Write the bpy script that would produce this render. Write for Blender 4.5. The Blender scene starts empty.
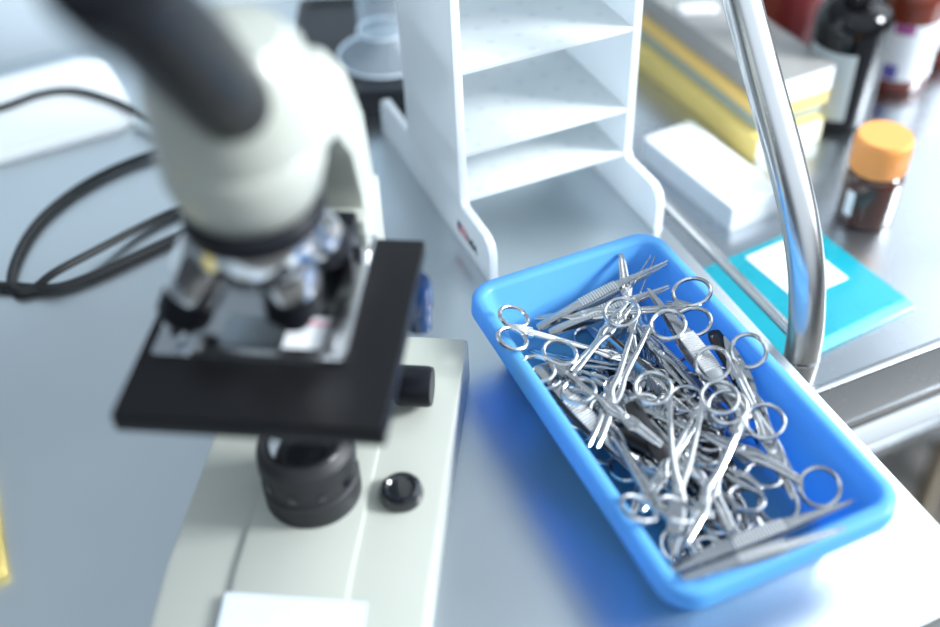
import bpy, bmesh, math, random
from mathutils import Vector, Matrix

# ---------------------------------------------------------------- camera, world, lights, exposure
SC = bpy.context.scene
COL = SC.collection
PI = math.pi

cam = bpy.data.cameras.new('camera')
camo = bpy.data.objects.new('camera', cam)
COL.objects.link(camo)
cam.sensor_width = 36.0
cam.lens = 1072.06 / 940 * 36.0
cam.clip_start = 0.02
cam.clip_end = 50
FW = Vector((0.27616, 0.68065, -0.67856))
RT = Vector((0.9135, -0.40534, -0.03481))
UP = Vector((0.29875, 0.61025, 0.73372))
CAM = Vector((-0.29627, -0.39911, 0.57647))
camo.matrix_world = Matrix(((RT.x, UP.x, -FW.x, CAM.x), (RT.y, UP.y, -FW.y, CAM.y),
                            (RT.z, UP.z, -FW.z, CAM.z), (0, 0, 0, 1)))
cam.dof.use_dof = True
cam.dof.focus_distance = 0.765
cam.dof.aperture_fstop = 1.75
cam.dof.aperture_blades = 9
SC.camera = camo

SC.view_settings.view_transform = 'Standard'
SC.view_settings.look = 'None'
SC.view_settings.gamma = 1
SC.view_settings.use_curve_mapping = False
SC.view_settings.exposure = 0.0


def build_world():
    w = bpy.data.worlds.new('daylit_lab')
    SC.world = w
    w.use_nodes = True
    nt = w.node_tree
    nt.nodes.clear()
    N = nt.nodes.new
    L = nt.links.new
    tc = N('ShaderNodeTexCoord')
    out = N('ShaderNodeOutputWorld')
    bg = N('ShaderNodeBackground')
    L(bg.outputs[0], out.inputs[0])
    sep = N('ShaderNodeSeparateXYZ')
    L(tc.outputs['Generated'], sep.inputs[0])

    def lobe(d, c0, c1, col):
        d = Vector(d).normalized()
        dot = N('ShaderNodeVectorMath')
        dot.operation = 'DOT_PRODUCT'
        L(tc.outputs['Generated'], dot.inputs[0])
        dot.inputs[1].default_value = d
        mr = N('ShaderNodeMapRange')
        mr.interpolation_type = 'SMOOTHSTEP'
        L(dot.outputs['Value'], mr.inputs['Value'])
        mr.inputs['From Min'].default_value = c0
        mr.inputs['From Max'].default_value = c1
        sc = N('ShaderNodeVectorMath')
        sc.operation = 'SCALE'
        sc.inputs[0].default_value = col
        L(mr.outputs['Result'], sc.inputs['Scale'])
        return sc.outputs[0]

    def add(a, b):
        m = N('ShaderNodeVectorMath')
        m.operation = 'ADD'
        L(a, m.inputs[0])
        L(b, m.inputs[1])
        return m.outputs[0]
    # dim room, lighter towards the ceiling
    mr = N('ShaderNodeMapRange')
    L(sep.outputs['Z'], mr.inputs['Value'])
    mr.inputs['From Min'].default_value = 0.0
    mr.inputs['From Max'].default_value = 0.70
    mr.inputs['To Min'].default_value = 0.0
    mr.inputs['To Max'].default_value = 1.0
    sc = N('ShaderNodeVectorMath')
    sc.operation = 'SCALE'
    sc.inputs[0].default_value = (0.40, 0.48, 0.56)
    L(mr.outputs['Result'], sc.inputs['Scale'])
    base = N('ShaderNodeVectorMath')
    base.operation = 'ADD'
    base.inputs[1].default_value = (0.05, 0.058, 0.066)
    L(sc.outputs[0], base.inputs[0])
    s = base.outputs[0]
    for a in LIGHT_LOBES:
        s = add(s, lobe(*a))
    L(s, bg.inputs['Color'])
    bg.inputs['Strength'].default_value = 1.0


# two windows, an added front fill, an overhead light: direction, cosine range, radiance
LIGHT_LOBES = [
    ((0.90, 0.06, 0.60), 0.845, 0.89, (1.7, 1.86, 2.0)),
    ((0.88, -0.45, 0.40), 0.92, 0.95, (1.6, 1.75, 1.85)),
    ((-0.10, -0.78, 0.62), 0.55, 0.90, (0.62, 0.68, 0.74)),  # broad fill lobe added to lift ambient light, no window there
    ((-0.30, -0.10, 0.95), 0.955, 0.965, (0.5, 0.55, 0.6)),  # overhead light, not a window
]
build_world()


def area(name, loc, target, sx, sy, power, col):
    l = bpy.data.lights.new(name, 'AREA')
    l.shape = 'RECTANGLE'
    l.size = sx
    l.size_y = sy
    l.energy = power
    l.color = col
    o = bpy.data.objects.new(name, l)
    COL.objects.link(o)
    o.location = loc
    o.rotation_euler = (Vector(target) - Vector(loc)).to_track_quat('-Z', 'Y').to_euler()
    return o


area('window_light_side', (2.25, -1.08, 1.36), (0.05, 0.2, 0.05), 0.80, 0.75, 175, (0.93, 0.97, 1.0))
area('window_light_back', (2.3, 0.5, 1.65), (0.1, 0.1, 0), 0.8, 0.7, 6, (0.90, 0.96, 1.0))

# ---------------------------------------------------------------- materials


def mat(name, col, rough=0.5, metal=0.0, noise=None, bump=None, spec=None, coat=0.0, trans=0.0, ior=1.45):
    m = bpy.data.materials.new(name)
    m.use_nodes = True
    nt = m.node_tree
    b = nt.nodes['Principled BSDF']
    b.inputs['Base Color'].default_value = (*col, 1)
    b.inputs['Roughness'].default_value = rough
    b.inputs['Metallic'].default_value = metal
    b.inputs['IOR'].default_value = ior
    if spec is not None:
        b.inputs['Specular IOR Level'].default_value = spec
    b.inputs['Coat Weight'].default_value = coat
    b.inputs['Transmission Weight'].default_value = trans
    tc = nt.nodes.new('ShaderNodeTexCoord')
    if noise:
        scale, amt, ramt = noise
        n = nt.nodes.new('ShaderNodeTexNoise')
        n.inputs['Scale'].default_value = scale
        n.inputs['Detail'].default_value = 5
        nt.links.new(tc.outputs['Object'], n.inputs['Vector'])
        hs = nt.nodes.new('ShaderNodeMix')
        hs.data_type = 'RGBA'
        hs.inputs['A'].default_value = (*[c * (1 - amt) for c in col], 1)
        hs.inputs['B'].default_value = (*[min(1, c * (1 + amt)) for c in col], 1)
        nt.links.new(n.outputs['Fac'], hs.inputs['Factor'])
        nt.links.new(hs.outputs['Result'], b.inputs['Base Color'])
        mr = nt.nodes.new('ShaderNodeMapRange')
        mr.inputs['To Min'].default_value = max(0.02, rough - ramt)
        mr.inputs['To Max'].default_value = rough + ramt
        nt.links.new(n.outputs['Fac'], mr.inputs['Value'])
        nt.links.new(mr.outputs['Result'], b.inputs['Roughness'])
    if bump:
        scale, strength = bump
        n2 = nt.nodes.new('ShaderNodeTexNoise')
        n2.inputs['Scale'].default_value = scale
        n2.inputs['Detail'].default_value = 3
        nt.links.new(tc.outputs['Object'], n2.inputs['Vector'])
        bp = nt.nodes.new('ShaderNodeBump')
        bp.inputs['Strength'].default_value = strength
        bp.inputs['Distance'].default_value = 0.001
        nt.links.new(n2.outputs['Fac'], bp.inputs['Height'])
        nt.links.new(bp.outputs['Normal'], b.inputs['Normal'])
    return m


def translucent_mat(name, col, tcol, fac, rough=0.35):
    m = mat(name, col, rough)
    nt = m.node_tree
    b = nt.nodes['Principled BSDF']
    t = nt.nodes.new('ShaderNodeBsdfTranslucent')
    t.inputs['Color'].default_value = (*tcol, 1)
    mx = nt.nodes.new('ShaderNodeMixShader')
    mx.inputs[0].default_value = fac
    nt.links.new(b.outputs[0], mx.inputs[1])
    nt.links.new(t.outputs[0], mx.inputs[2])
    nt.links.new(mx.outputs[0], nt.nodes['Material Output'].inputs['Surface'])
    return m


def dotted_mat(name, col, dot, pitch, radius):
    """plastic sheet perforated in a square grid: the holes are a pattern of the sheet"""
    m = mat(name, col, 0.45)
    nt = m.node_tree
    b = nt.nodes['Principled BSDF']
    tc = nt.nodes.new('ShaderNodeTexCoord')
    sn = nt.nodes.new('ShaderNodeVectorMath')
    sn.operation = 'MODULO'
    off = nt.nodes.new('ShaderNodeVectorMath')
    off.operation = 'ADD'
    off.inputs[1].default_value = (10 * pitch, 10 * pitch, 0)
    nt.links.new(tc.outputs['Object'], off.inputs[0])
    nt.links.new(off.outputs[0], sn.inputs[0])
    sn.inputs[1].default_value = (pitch, pitch, 1)
    sub = nt.nodes.new('ShaderNodeVectorMath')
    sub.operation = 'SUBTRACT'
    nt.links.new(sn.outputs[0], sub.inputs[0])
    sub.inputs[1].default_value = (pitch / 2, pitch / 2, 0)
    mul = nt.nodes.new('ShaderNodeVectorMath')
    mul.operation = 'MULTIPLY'
    nt.links.new(sub.outputs[0], mul.inputs[0])
    mul.inputs[1].default_value = (1, 1, 0)
    ln = nt.nodes.new('ShaderNodeVectorMath')
    ln.operation = 'LENGTH'
    nt.links.new(mul.outputs[0], ln.inputs[0])
    mr = nt.nodes.new('ShaderNodeMapRange')
    nt.links.new(ln.outputs['Value'], mr.inputs['Value'])
    mr.inputs['From Min'].default_value = radius * 0.85
    mr.inputs['From Max'].default_value = radius * 1.1
    mx = nt.nodes.new('ShaderNodeMix')
    mx.data_type = 'RGBA'
    mx.inputs['A'].default_value = (*dot, 1)
    mx.inputs['B'].default_value = (*col, 1)
    nt.links.new(mr.outputs['Result'], mx.inputs['Factor'])
    nt.links.new(mx.outputs['Result'], b.inputs['Base Color'])
    tr = nt.nodes.new('ShaderNodeBsdfTranslucent')
    tr.inputs['Color'].default_value = (0.82, 0.88, 0.90, 1)
    ms = nt.nodes.new('ShaderNodeMixShader')
    ms.inputs[0].default_value = 0.35
    nt.links.new(b.outputs[0], ms.inputs[1])
    nt.links.new(tr.outputs[0], ms.inputs[2])
    nt.links.new(ms.outputs[0], nt.nodes['Material Output'].inputs['Surface'])
    return m


M = {}
M['bench_steel'] = mat('bench_steel', (0.62, 0.665, 0.69), 0.31, 1.0, noise=(9, 0.05, 0.05), bump=(420, 0.05))
M['trolley_steel'] = mat('trolley_steel', (0.52, 0.56, 0.60), 0.27, 1.0, noise=(12, 0.05, 0.05))
M['tube_steel'] = mat('tube_steel', (0.67, 0.68, 0.69), 0.24, 1.0, noise=(30, 0.04, 0.05))
M['instrument_steel'] = mat('instrument_steel', (0.54, 0.55, 0.56), 0.17, 1.0, noise=(60, 0.05, 0.05))
M['satin_steel'] = mat('satin_steel', (0.56, 0.57, 0.58), 0.26, 1.0, noise=(60, 0.05, 0.05))
M['bright_steel'] = mat('bright_steel', (0.80, 0.81, 0.82), 0.09, 1.0)
M['chrome'] = mat('chrome', (0.82, 0.83, 0.84), 0.12, 1.0)
M['grip_steel'] = mat('grip_steel', (0.80, 0.80, 0.80), 0.42, 1.0)
M['handle_black'] = mat('handle_black', (0.015, 0.015, 0.017), 0.38)
M['tray_blue'] = translucent_mat('tray_blue', (0.175, 0.56, 0.93), (0.0, 0.36, 0.82), 0.44, 0.34)
M['rack_white'] = translucent_mat('rack_white', (0.92, 0.94, 0.95), (0.80, 0.87, 0.92), 0.30, 0.38)
M['rack_shelf'] = dotted_mat('rack_shelf', (0.91, 0.935, 0.94), (0.80, 0.84, 0.855), 0.024, 0.0036)
M['white_plastic'] = mat('white_plastic', (0.91, 0.93, 0.93), 0.35)
M['scope_cream'] = mat('scope_cream', (0.43, 0.45, 0.405), 0.30, noise=(25, 0.03, 0.04), coat=0.2)
M['scope_black'] = mat('scope_black', (0.010, 0.011, 0.015), 0.34, bump=(300, 0.05), spec=0.18)
M['stage_black'] = mat('stage_black', (0.008, 0.008, 0.009), 0.36, spec=0.22)
M['rubber_black'] = mat('rubber_black', (0.016, 0.017, 0.019), 0.5)
M['gloss_black'] = mat('gloss_black', (0.01, 0.012, 0.016), 0.12, coat=0.6)
M['knob_sky_tint'] = mat('knob_sky_tint', (0.010, 0.035, 0.11), 0.16, coat=0.7)  # black knob; its blue is reflected sky put into the colour
M['stage_grey'] = mat('stage_grey', (0.42, 0.44, 0.46), 0.22, 1.0)
M['paper_white'] = mat('paper_white', (0.84, 0.86, 0.88), 0.7)
M['tape_blue'] = mat('tape_blue', (0.66, 0.75, 0.85), 0.6, noise=(90, 0.08, 0.05))
M['print_pink'] = mat('print_pink', (0.78, 0.35, 0.42), 0.6)
M['print_grey'] = mat('print_grey', (0.33, 0.38, 0.45), 0.6)
M['print_black'] = mat('print_black', (0.03, 0.035, 0.04), 0.6)
M['flag_red'] = mat('flag_red', (0.70, 0.10, 0.15), 0.5)
M['flag_navy'] = mat('flag_navy', (0.02, 0.04, 0.15), 0.5)
M['cord_black'] = mat('cord_black', (0.012, 0.013, 0.014), 0.42, spec=0.28)
M['amber_glass'] = mat('amber_glass', (0.055, 0.016, 0.008), 0.06, coat=0.5)
M['amber_red'] = mat('amber_red', (0.16, 0.028, 0.012), 0.08, coat=0.5)
M['black_glass'] = mat('black_glass', (0.004, 0.004, 0.005), 0.07, spec=0.35, coat=0.1)
M['dark_red'] = mat('dark_red', (0.17, 0.018, 0.02), 0.35)
M['cap_orange'] = mat('cap_orange', (0.86, 0.36, 0.10), 0.42)
M['label_white'] = mat('label_white', (0.80, 0.83, 0.86), 0.5)
M['label_grey'] = mat('label_grey', (0.42, 0.47, 0.48), 0.5)
M['label_purple'] = mat('label_purple', (0.36, 0.08, 0.27), 0.5)
M['label_violet'] = mat('label_violet', (0.12, 0.10, 0.38), 0.5)
M['yellow_card'] = mat('yellow_card', (0.74, 0.58, 0.19), 0.55, noise=(40, 0.06, 0.04))
M['yellow_deep'] = mat('yellow_deep', (0.80, 0.55, 0.17), 0.5)
M['grey_green'] = mat('grey_green', (0.30, 0.36, 0.33), 0.45)
M['smoke_plastic'] = mat('smoke_plastic', (0.30, 0.30, 0.29), 0.22)
M['ivory'] = mat('ivory', (0.78, 0.79, 0.70), 0.5)
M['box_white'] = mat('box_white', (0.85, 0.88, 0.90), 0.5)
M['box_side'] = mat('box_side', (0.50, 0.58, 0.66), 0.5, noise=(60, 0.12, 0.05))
M['teal'] = mat('teal', (0.008, 0.29, 0.37), 0.28, noise=(35, 0.12, 0.05))
M['teal_light'] = mat('teal_light', (0.07, 0.45, 0.54), 0.3)
M['sleeve'] = mat('sleeve', (0.16, 0.55, 0.64), 0.2)


def clear_mat(name, col, alpha):
    m = mat(name, col, 0.12)
    nt = m.node_tree
    t = nt.nodes.new('ShaderNodeBsdfTransparent')
    t.inputs['Color'].default_value = (0.93, 0.96, 0.98, 1)
    mx = nt.nodes.new('ShaderNodeMixShader')
    mx.inputs[0].default_value = alpha
    nt.links.new(t.outputs[0], mx.inputs[1])
    nt.links.new(nt.nodes['Principled BSDF'].outputs[0], mx.inputs[2])
    nt.links.new(mx.outputs[0], nt.nodes['Material Output'].inputs['Surface'])
    return m


M['film_clear'] = clear_mat('film_clear', (0.80, 0.88, 0.95), 0.10)
M['film_edge'] = clear_mat('film_edge', (0.80, 0.88, 0.95), 0.55)
M['clear_plastic'] = mat('clear_plastic', (0.90, 0.94, 0.97), 0.10, trans=1.0, ior=1.3)
M['dark_tray'] = mat('dark_tray', (0.016, 0.018, 0.022), 0.36, spec=0.3)
M['tan'] = mat('tan', (0.42, 0.34, 0.24), 0.5)
M['wall_paint'] = mat('wall_paint', (0.50, 0.57, 0.62), 0.6)
M['floor_vinyl'] = mat('floor_vinyl', (0.10, 0.093, 0.085), 0.45, noise=(3, 0.08, 0.06))
M['stool_tan'] = mat('stool_tan', (0.06, 0.042, 0.02), 0.45)
M['gap_shade'] = mat('gap_shade', (0.008, 0.008, 0.009), 0.6)  # near-black colour stands in for shade in the gap below the apron
M['rail_white'] = mat('rail_white', (0.62, 0.67, 0.71), 0.4)

# ---------------------------------------------------------------- mesh helpers


def smooth(path, n=6):
    P = [Vector(p) for p in path]
    out = []
    for i in range(len(P) - 1):
        p0 = P[max(i - 1, 0)]
        p1, p2 = P[i], P[i + 1]
        p3 = P[min(i + 2, len(P) - 1)]
        for k in range(n):
            t = k / n
            out.append(0.5 * ((2 * p1) + (p2 - p0) * t + (2 * p0 - 5 * p1 + 4 * p2 - p3) * t * t
                              + (3 * p1 - p0 - 3 * p2 + p3) * t ** 3))
    out.append(P[-1])
    return out


def rrect(hx, hy, r, n=6, cx=0, cy=0):
    pts = []
    for sx, sy, a0 in ((1, 1, 0), (-1, 1, 90), (-1, -1, 180), (1, -1, 270)):
        for k in range(n + 1):
            a = math.radians(a0 + 90 * k / n)
            pts.append((cx + sx * (hx - r) + r * math.cos(a), cy + sy * (hy - r) + r * math.sin(a)))
    return pts


class MB:
    def __init__(self):
        self.bm = bmesh.new()

    def _face(self, vs):
        try:
            self.bm.faces.new(vs)
        except ValueError:
            pass

    def loops(self, rings, close=True, cap0=True, cap1=True):
        V = [[self.bm.verts.new(p) for p in r] for r in rings]
        n = len(V[0])
        for a, b in zip(V, V[1:]):
            for i in range(n if close else n - 1):
                j = (i + 1) % n
                self._face((a[i], a[j], b[j], b[i]))
        if cap0:
            self._face(list(reversed(V[0])))
        if cap1:
            self._face(V[-1])
        return self

    def tube(self, pts, r, seg=12, closed=False):
        P = [Vector(p) for p in pts]
        n = len(P)
        R = r if hasattr(r, '__len__') else [r] * n
        rings = []
        t0 = (P[1] - P[0]).normalized()
        nrm = t0.orthogonal().normalized()
        for i in range(n):
            a = P[(i - 1) % n] if (closed or i > 0) else P[i]
            b = P[(i + 1) % n] if (closed or i < n - 1) else P[i]
            t = (b - a).normalized()
            nrm = (nrm - t * nrm.dot(t)).normalized()
            bi = t.cross(nrm)
            rings.append([P[i] + (nrm * math.cos(2 * PI * k / seg) + bi * math.sin(2 * PI * k / seg)) * R[i]
                          for k in range(seg)])
        if closed:
            rings.append(rings[0])
        return self.loops(rings, True, not closed, not closed)

    def ribbon(self, pts, w, h, seg=8, z=0.0):
        """planar bar: path in the XY plane, half-width w and half-height h per point, rounded section"""
        P = [Vector((p[0], p[1], (p[2] if len(p) > 2 else 0) + z)) for p in pts]
        n = len(P)
        rings = []
        for i in range(n):
            t = P[min(i + 1, n - 1)] - P[max(i - 1, 0)]
            t = Vector((t.x, t.y, 0)).normalized()
            s = Vector((-t.y, t.x, 0))
            ring = []
            for k in range(seg):
                a = 2 * PI * (k + 0.5) / seg
                c, sn = math.cos(a), math.sin(a)
                c = math.copysign(abs(c) ** 0.7, c)
                sn = math.copysign(abs(sn) ** 0.7, sn)
                ring.append(P[i] + s * (w[i] * c) + Vector((0, 0, h[i] * sn)))
            rings.append(ring)
        return self.loops(rings)

    def ring(self, cx, cy, R, w, h, seg=26, z=0.0, ex=1.0, rot=0.0):
        rings = []
        for k in range(seg + 1):
            a = 2 * PI * k / seg
            ring = []
            for j in range(8):
                b = 2 * PI * j / 8
                rr = R + w * math.cos(b)
                x, y = rr * math.cos(a), rr * math.sin(a) * ex
                ring.append((cx + x * math.cos(rot) - y * math.sin(rot), cy + x * math.sin(rot) + y * math.cos(rot),
                             z + h * math.sin(b)))
            rings.append(ring)
        return self.loops(rings, True, False, False)

    def lathe(self, prof, seg=32, c=(0, 0, 0), axis=(0, 0, 1)):
        ax = Vector(axis).normalized()
        u = ax.orthogonal().normalized()
        v = ax.cross(u)
        c = Vector(c)
        rings = [[c + ax * z + (u * math.cos(2 * PI * k / seg) + v * math.sin(2 * PI * k / seg)) * max(r, 1e-5)
                  for k in range(seg)] for r, z in prof]
        return self.loops(rings)

    def prism(self, outline, z0, z1, plane='xy', bevel=0.0):
        def P(a, b, z):
            return {'xy': (a, b, z), 'yz': (z, a, b), 'xz': (a, z, b)}[plane]
        if bevel:
            n = len(outline)
            cx = sum(p[0] for p in outline) / n
            cy = sum(p[1] for p in outline) / n
        lo = [self.bm.verts.new(P(a, b, z0)) for a, b in outline]
        hi = [self.bm.verts.new(P(a, b, z1)) for a, b in outline]
        fs = []
        n = len(lo)
        for i in range(n):
            j = (i + 1) % n
            fs.append(self.bm.faces.new((lo[i], lo[j], hi[j], hi[i])))
        fs.append(self.bm.faces.new(list(reversed(lo))))
        fs.append(self.bm.faces.new(hi))
        if bevel:
            bmesh.ops.recalc_face_normals(self.bm, faces=fs)
            es = [e for e in fs[-1].edges] + [e for e in fs[-2].edges]
            bmesh.ops.bevel(self.bm, geom=es, offset=bevel, segments=2, affect='EDGES', profile=0.6)
        return self

    def box(self, x0, x1, y0, y1, z0, z1, bevel=0.0, seg=2):
        v = [self.bm.verts.new(p) for p in ((x0, y0, z0), (x1, y0, z0), (x1, y1, z0), (x0, y1, z0),
                                            (x0, y0, z1), (x1, y0, z1), (x1, y1, z1), (x0, y1, z1))]
        fs = [self.bm.faces.new([v[i] for i in q]) for q in ((3, 2, 1, 0), (4, 5, 6, 7), (0, 1, 5, 4), (1, 2, 6, 5),
                                                            (2, 3, 7, 6), (3, 0, 4, 7))]
        if bevel:
            es = {e for f in fs for e in f.edges}
            bmesh.ops.bevel(self.bm, geom=list(es), offset=bevel, segments=seg, affect='EDGES', profile=0.6)
        return self

    def xf(self, m):
        bmesh.ops.transform(self.bm, matrix=m, verts=self.bm.verts)
        return self

    def build(self, name, m, parent=None, angle=40):
        bmesh.ops.recalc_face_normals(self.bm, faces=self.bm.faces)
        me = bpy.data.meshes.new(name)
        self.bm.to_mesh(me)
        self.bm.free()
        for p in me.polygons:
            p.use_smooth = True
        me.set_sharp_from_angle(angle=math.radians(angle))
        me.materials.append(M[m] if isinstance(m, str) else m)
        o = bpy.data.objects.new(name, me)
        COL.objects.link(o)
        if parent:
            o.parent = parent
        return o


def tag(o, label, cat, group=None, kind=None):
    o['label'] = label
    o['category'] = cat
    if group:
        o['group'] = group
    if kind:
        o['kind'] = kind
    return o


def thing(name, label, cat, loc=(0, 0, 0), rz=0.0, group=None):
    o = bpy.data.objects.new(name, None)
    o.empty_display_size = 0.02
    COL.objects.link(o)
    o.location = loc
    o.rotation_euler = (0, 0, rz)
    return tag(o, label, cat, group)


def struct(name, mb, m, label=None):
    o = mb.build(name, m)
    o['kind'] = 'structure'
    if label:
        o['label'] = label
    return o


def T(x, y, z):
    return Matrix.Translation((x, y, z))


def RX(a):
    return Matrix.Rotation(a, 4, 'X')


def RY(a):
    return Matrix.Rotation(a, 4, 'Y')


def RZ(a):
    return Matrix.Rotation(a, 4, 'Z')

# ---------------------------------------------------------------- surgical instruments (local: tail at the origin, tip at +Y)


def clamp_half(sg, L, s, R, piv, jaw, wire, open_a, curve, zo):
    """one half of a ring-handled clamp, its ring at x = sg*s; returns (arm, ring, ratchet) builders"""
    ix = s - R * 0.96
    yp = piv * L
    path = [(sg * ix, -R * 0.25), (sg * ix * 0.99, R * 0.7), (sg * ix * 0.86, yp * 0.35), (sg * ix * 0.55, yp * 0.68),
            (sg * 0.0026, yp - 0.010), (0, yp), (-sg * 0.0022, yp + 0.008)]
    W = [0.0012, wire * 1.05, wire * 1.15, wire * 1.3, wire * 1.7, 0.0036, 0.0030]
    H = [0.0012, 0.0015, 0.0015, 0.0015, 0.0015, 0.0012, 0.0013]
    if jaw == 'blade':
        path += [(-sg * 0.0018, yp + (L - yp) * 0.35), (-sg * 0.0012, yp + (L - yp) * 0.72), (-sg * 0.0002, L)]
        W += [0.0040, 0.0029, 0.0004]
        H += [0.0009, 0.0007, 0.0004]
    else:
        path += [(-sg * 0.0018, yp + (L - yp) * 0.35), (-sg * 0.0014, yp + (L - yp) * 0.75), (-sg * 0.0009, L)]
        W += [0.0022, 0.0017, 0.0010]
        H += [0.0018, 0.0014, 0.0009]
    path = [Vector((p[0], p[1], 0)) for p in path]
    if curve:
        for p in path:
            if p.y > yp:
                q = (p.y - yp) / (L - yp)
                p.x += curve * q * q
    # resample smoothly
    n = 4
    sp = smooth(path, n)
    W2, H2 = [], []
    for i in range(len(path) - 1):
        for k in range(n):
            W2.append(W[i] + (W[i + 1] - W[i]) * k / n)
            H2.append(H[i] + (H[i + 1] - H[i]) * k / n)
    W2.append(W[-1])
    H2.append(H[-1])
    arm = MB().ribbon([(p.x, p.y) for p in sp], W2, H2, z=zo)
    # web that fills the crotch between ring and shank
    arm.prism([(sg * (ix + 0.0004), -R * 0.1), (sg * (ix + R * 0.42), R * 0.86), (sg * (ix - 0.0012), R * 1.65),
               (sg * (ix - 0.0016), R * 0.7)][::int(sg)], zo - 0.0011, zo + 0.0011)
    ring = MB().ring(sg * s, 0, R, wire, 0.0016, z=zo, ex=1.12)
    ratchet = None
    if jaw != 'blade':
        yb = R * 1.35
        ratchet = MB().box(min(0, sg * ix * 0.97) - (0.0016 if sg > 0 else 0), max(0, sg * ix * 0.97) + (0.0016 if sg < 0 else 0),
                           yb - 0.0014, yb + 0.0014, zo - 0.0009 + sg * 0.0006, zo + 0.0009 + sg * 0.0006)
        for k in range(3):
            c = sg * (0.0012 + 0.0016 * k)
            ratchet.box(c - 0.0005, c + 0.0005, yb - 0.0019, yb + 0.0019, zo - 0.0012 + sg * 0.0006, zo + 0.0012 + sg * 0.0006)
    rot = T(0, yp, 0) @ RZ(sg * open_a / 2) @ T(0, -yp, 0)
    for b in (arm, ring, ratchet):
        if b:
            b.xf(rot)
    return arm, ring, ratchet


def make_clamp(name, L, s, R=0.0115, piv=0.68, jaw='jaw', wire=0.0015, open_a=0.0, curve=0.0, m='instrument_steel'):
    root = bpy.data.objects.new(name, None)
    root.empty_display_size = 0.02
    COL.objects.link(root)
    for sg in (1, -1):
        a, r, t = clamp_half(sg, L, s, R, piv, jaw, wire, open_a, curve, sg * 0.0005)
        ao = a.build('blade_arm' if jaw == 'blade' else 'jaw_arm', m, root)
        r.build('finger_ring', m, ao)
        if t:
            t.build('ratchet', m, ao)
    MB().lathe([(0.0001, -0.0020), (0.0026, -0.0019), (0.0026, 0.0019), (0.0018, 0.0022), (0.0001, 0.0022)], 14,
               (0, piv * L, 0)).build('pivot_screw', 'bright_steel', root)
    return root


def make_forceps(name, L, w=0.0048, gap=0.004, edge=False, m='satin_steel', toothed=False):
    root = bpy.data.objects.new(name, None)
    root.empty_display_size = 0.02
    COL.objects.link(root)
    rot = RY(PI / 2) if edge else Matrix.Identity(4)
    ys = [0, 0.012, 0.05, 0.14, 0.26, 0.36, 0.48, 0.60, 0.72, 0.86, 1.0]
    ws = [0.35, 0.62, 0.74, 0.72, 0.82, 1.0, 1.0, 0.86, 0.55, 0.30, 0.13]
    for sg in (1, -1):
        pts, W, H = [], [], []
        for y, wv in zip(ys, ws):
            z = gap * (math.sin(min(1, y / 0.55) * PI / 2) * (1 - max(0, (y - 0.55) / 0.45) * 0.75)) * sg
            pts.append((0, y * L, z + sg * 0.0006))
            W.append(w * wv)
            H.append(0.00065)
        b = MB().ribbon(smooth(pts, 3), [W[i // 3] + (W[min(i // 3 + 1, len(W) - 1)] - W[i // 3]) * (i % 3) / 3
                                         for i in range(3 * (len(W) - 1) + 1)], [0.00065] * (3 * (len(W) - 1) + 1))
        b.xf(rot)
        bo = b.build('spring_blade', m, root)
        g = MB()
        y0, y1 = 0.34 * L, 0.60 * L
        n = int((y1 - y0) / 0.0019)
        for k in range(n):
            y = y0 + (y1 - y0) * k / (n - 1)
            f = y / L
            z = gap * math.sin(min(1, f / 0.55) * PI / 2) * (1 - max(0, (f - 0.55) / 0.45) * 0.75) * sg + sg * 0.0006
            zz = sorted((z, z + sg * 0.0011))
            g.box(-w * 0.86, w * 0.86, y - 0.0006, y + 0.0006, zz[0], zz[1])
        g.xf(rot)
        g.build('ribbed_grip', 'grip_steel', bo)
    e = MB().ribbon([(0, 0), (0, 0.010)], [w * 0.6, w * 0.6], [0.0013, 0.0010])
    e.xf(rot)
    e.build('joined_heel', m, root)
    return root


def make_scalpel(name, L, w=0.0045, blade=True):
    root = bpy.data.objects.new(name, None)
    root.empty_display_size = 0.02
    COL.objects.link(root)
    ys = [0, 0.01, 0.06, 0.35, 0.62, 0.74, 0.78]
    ws = [0.4, 0.75, 0.95, 0.8, 1.0, 0.7, 0.45]
    MB().ribbon([(0, y * L) for y in ys], [w * k for k in ws], [0.0012, 0.0018, 0.0021, 0.0021, 0.0021, 0.0017, 0.0012]
                ).build('grip', 'handle_black', root)
    MB().ribbon([(0, 0.76 * L), (0.0006, 0.84 * L), (0.001, 0.92 * L), (0.0022, L)], [0.0022, 0.0034, 0.0030, 0.0004],
                [0.0005, 0.0005, 0.0004, 0.0003]).build('steel_tip', 'bright_steel', root)
    return root


def make_instrument(kind, p):
    if kind == 'haemostat':
        return make_clamp('haemostat', **p)
    if kind == 'scissors':
        return make_clamp('surgical_scissors', jaw='blade', **p)
    if kind == 'forceps':
        return make_forceps('thumb_forceps', **p)
    return make_scalpel('scalpel_handle', **p)

# ---------------------------------------------------------------- the room
struct('floor', MB().box(-2.6, 3.4, -2.0, 2.2, -0.96, -0.90), 'floor_vinyl')
struct('wall_back', MB().box(-2.6, 1.5, 0.80, 0.86, -0.90, 0.30), 'wall_paint')

# steel work bench: its right-hand and front edges are in view
EDGE = lambda y: 0.1312 + 0.016 * y
bench = thing('work_bench', 'brushed stainless steel work bench under the microscope and the blue tray', 'bench', (0, 0, 0))
top_outline = [(EDGE(-0.188), -0.188), (EDGE(0.775), 0.775), (-1.25, 0.775), (-1.25, -0.188)]
MB().prism(top_outline, -0.040, 0.0, bevel=0.0035).build('worktop', 'bench_steel', bench)
for x in (-1.2, 0.075):
    for y in (-0.14, 0.72):
        MB().tube([(x, y, -0.90), (x, y, -0.04)], 0.018, 14).build('leg', 'tube_steel', bench)
MB().tube([(-1.2, 0.72, -0.7), (0.075, 0.72, -0.7)], 0.011, 10).build('rail', 'tube_steel', bench)

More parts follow.
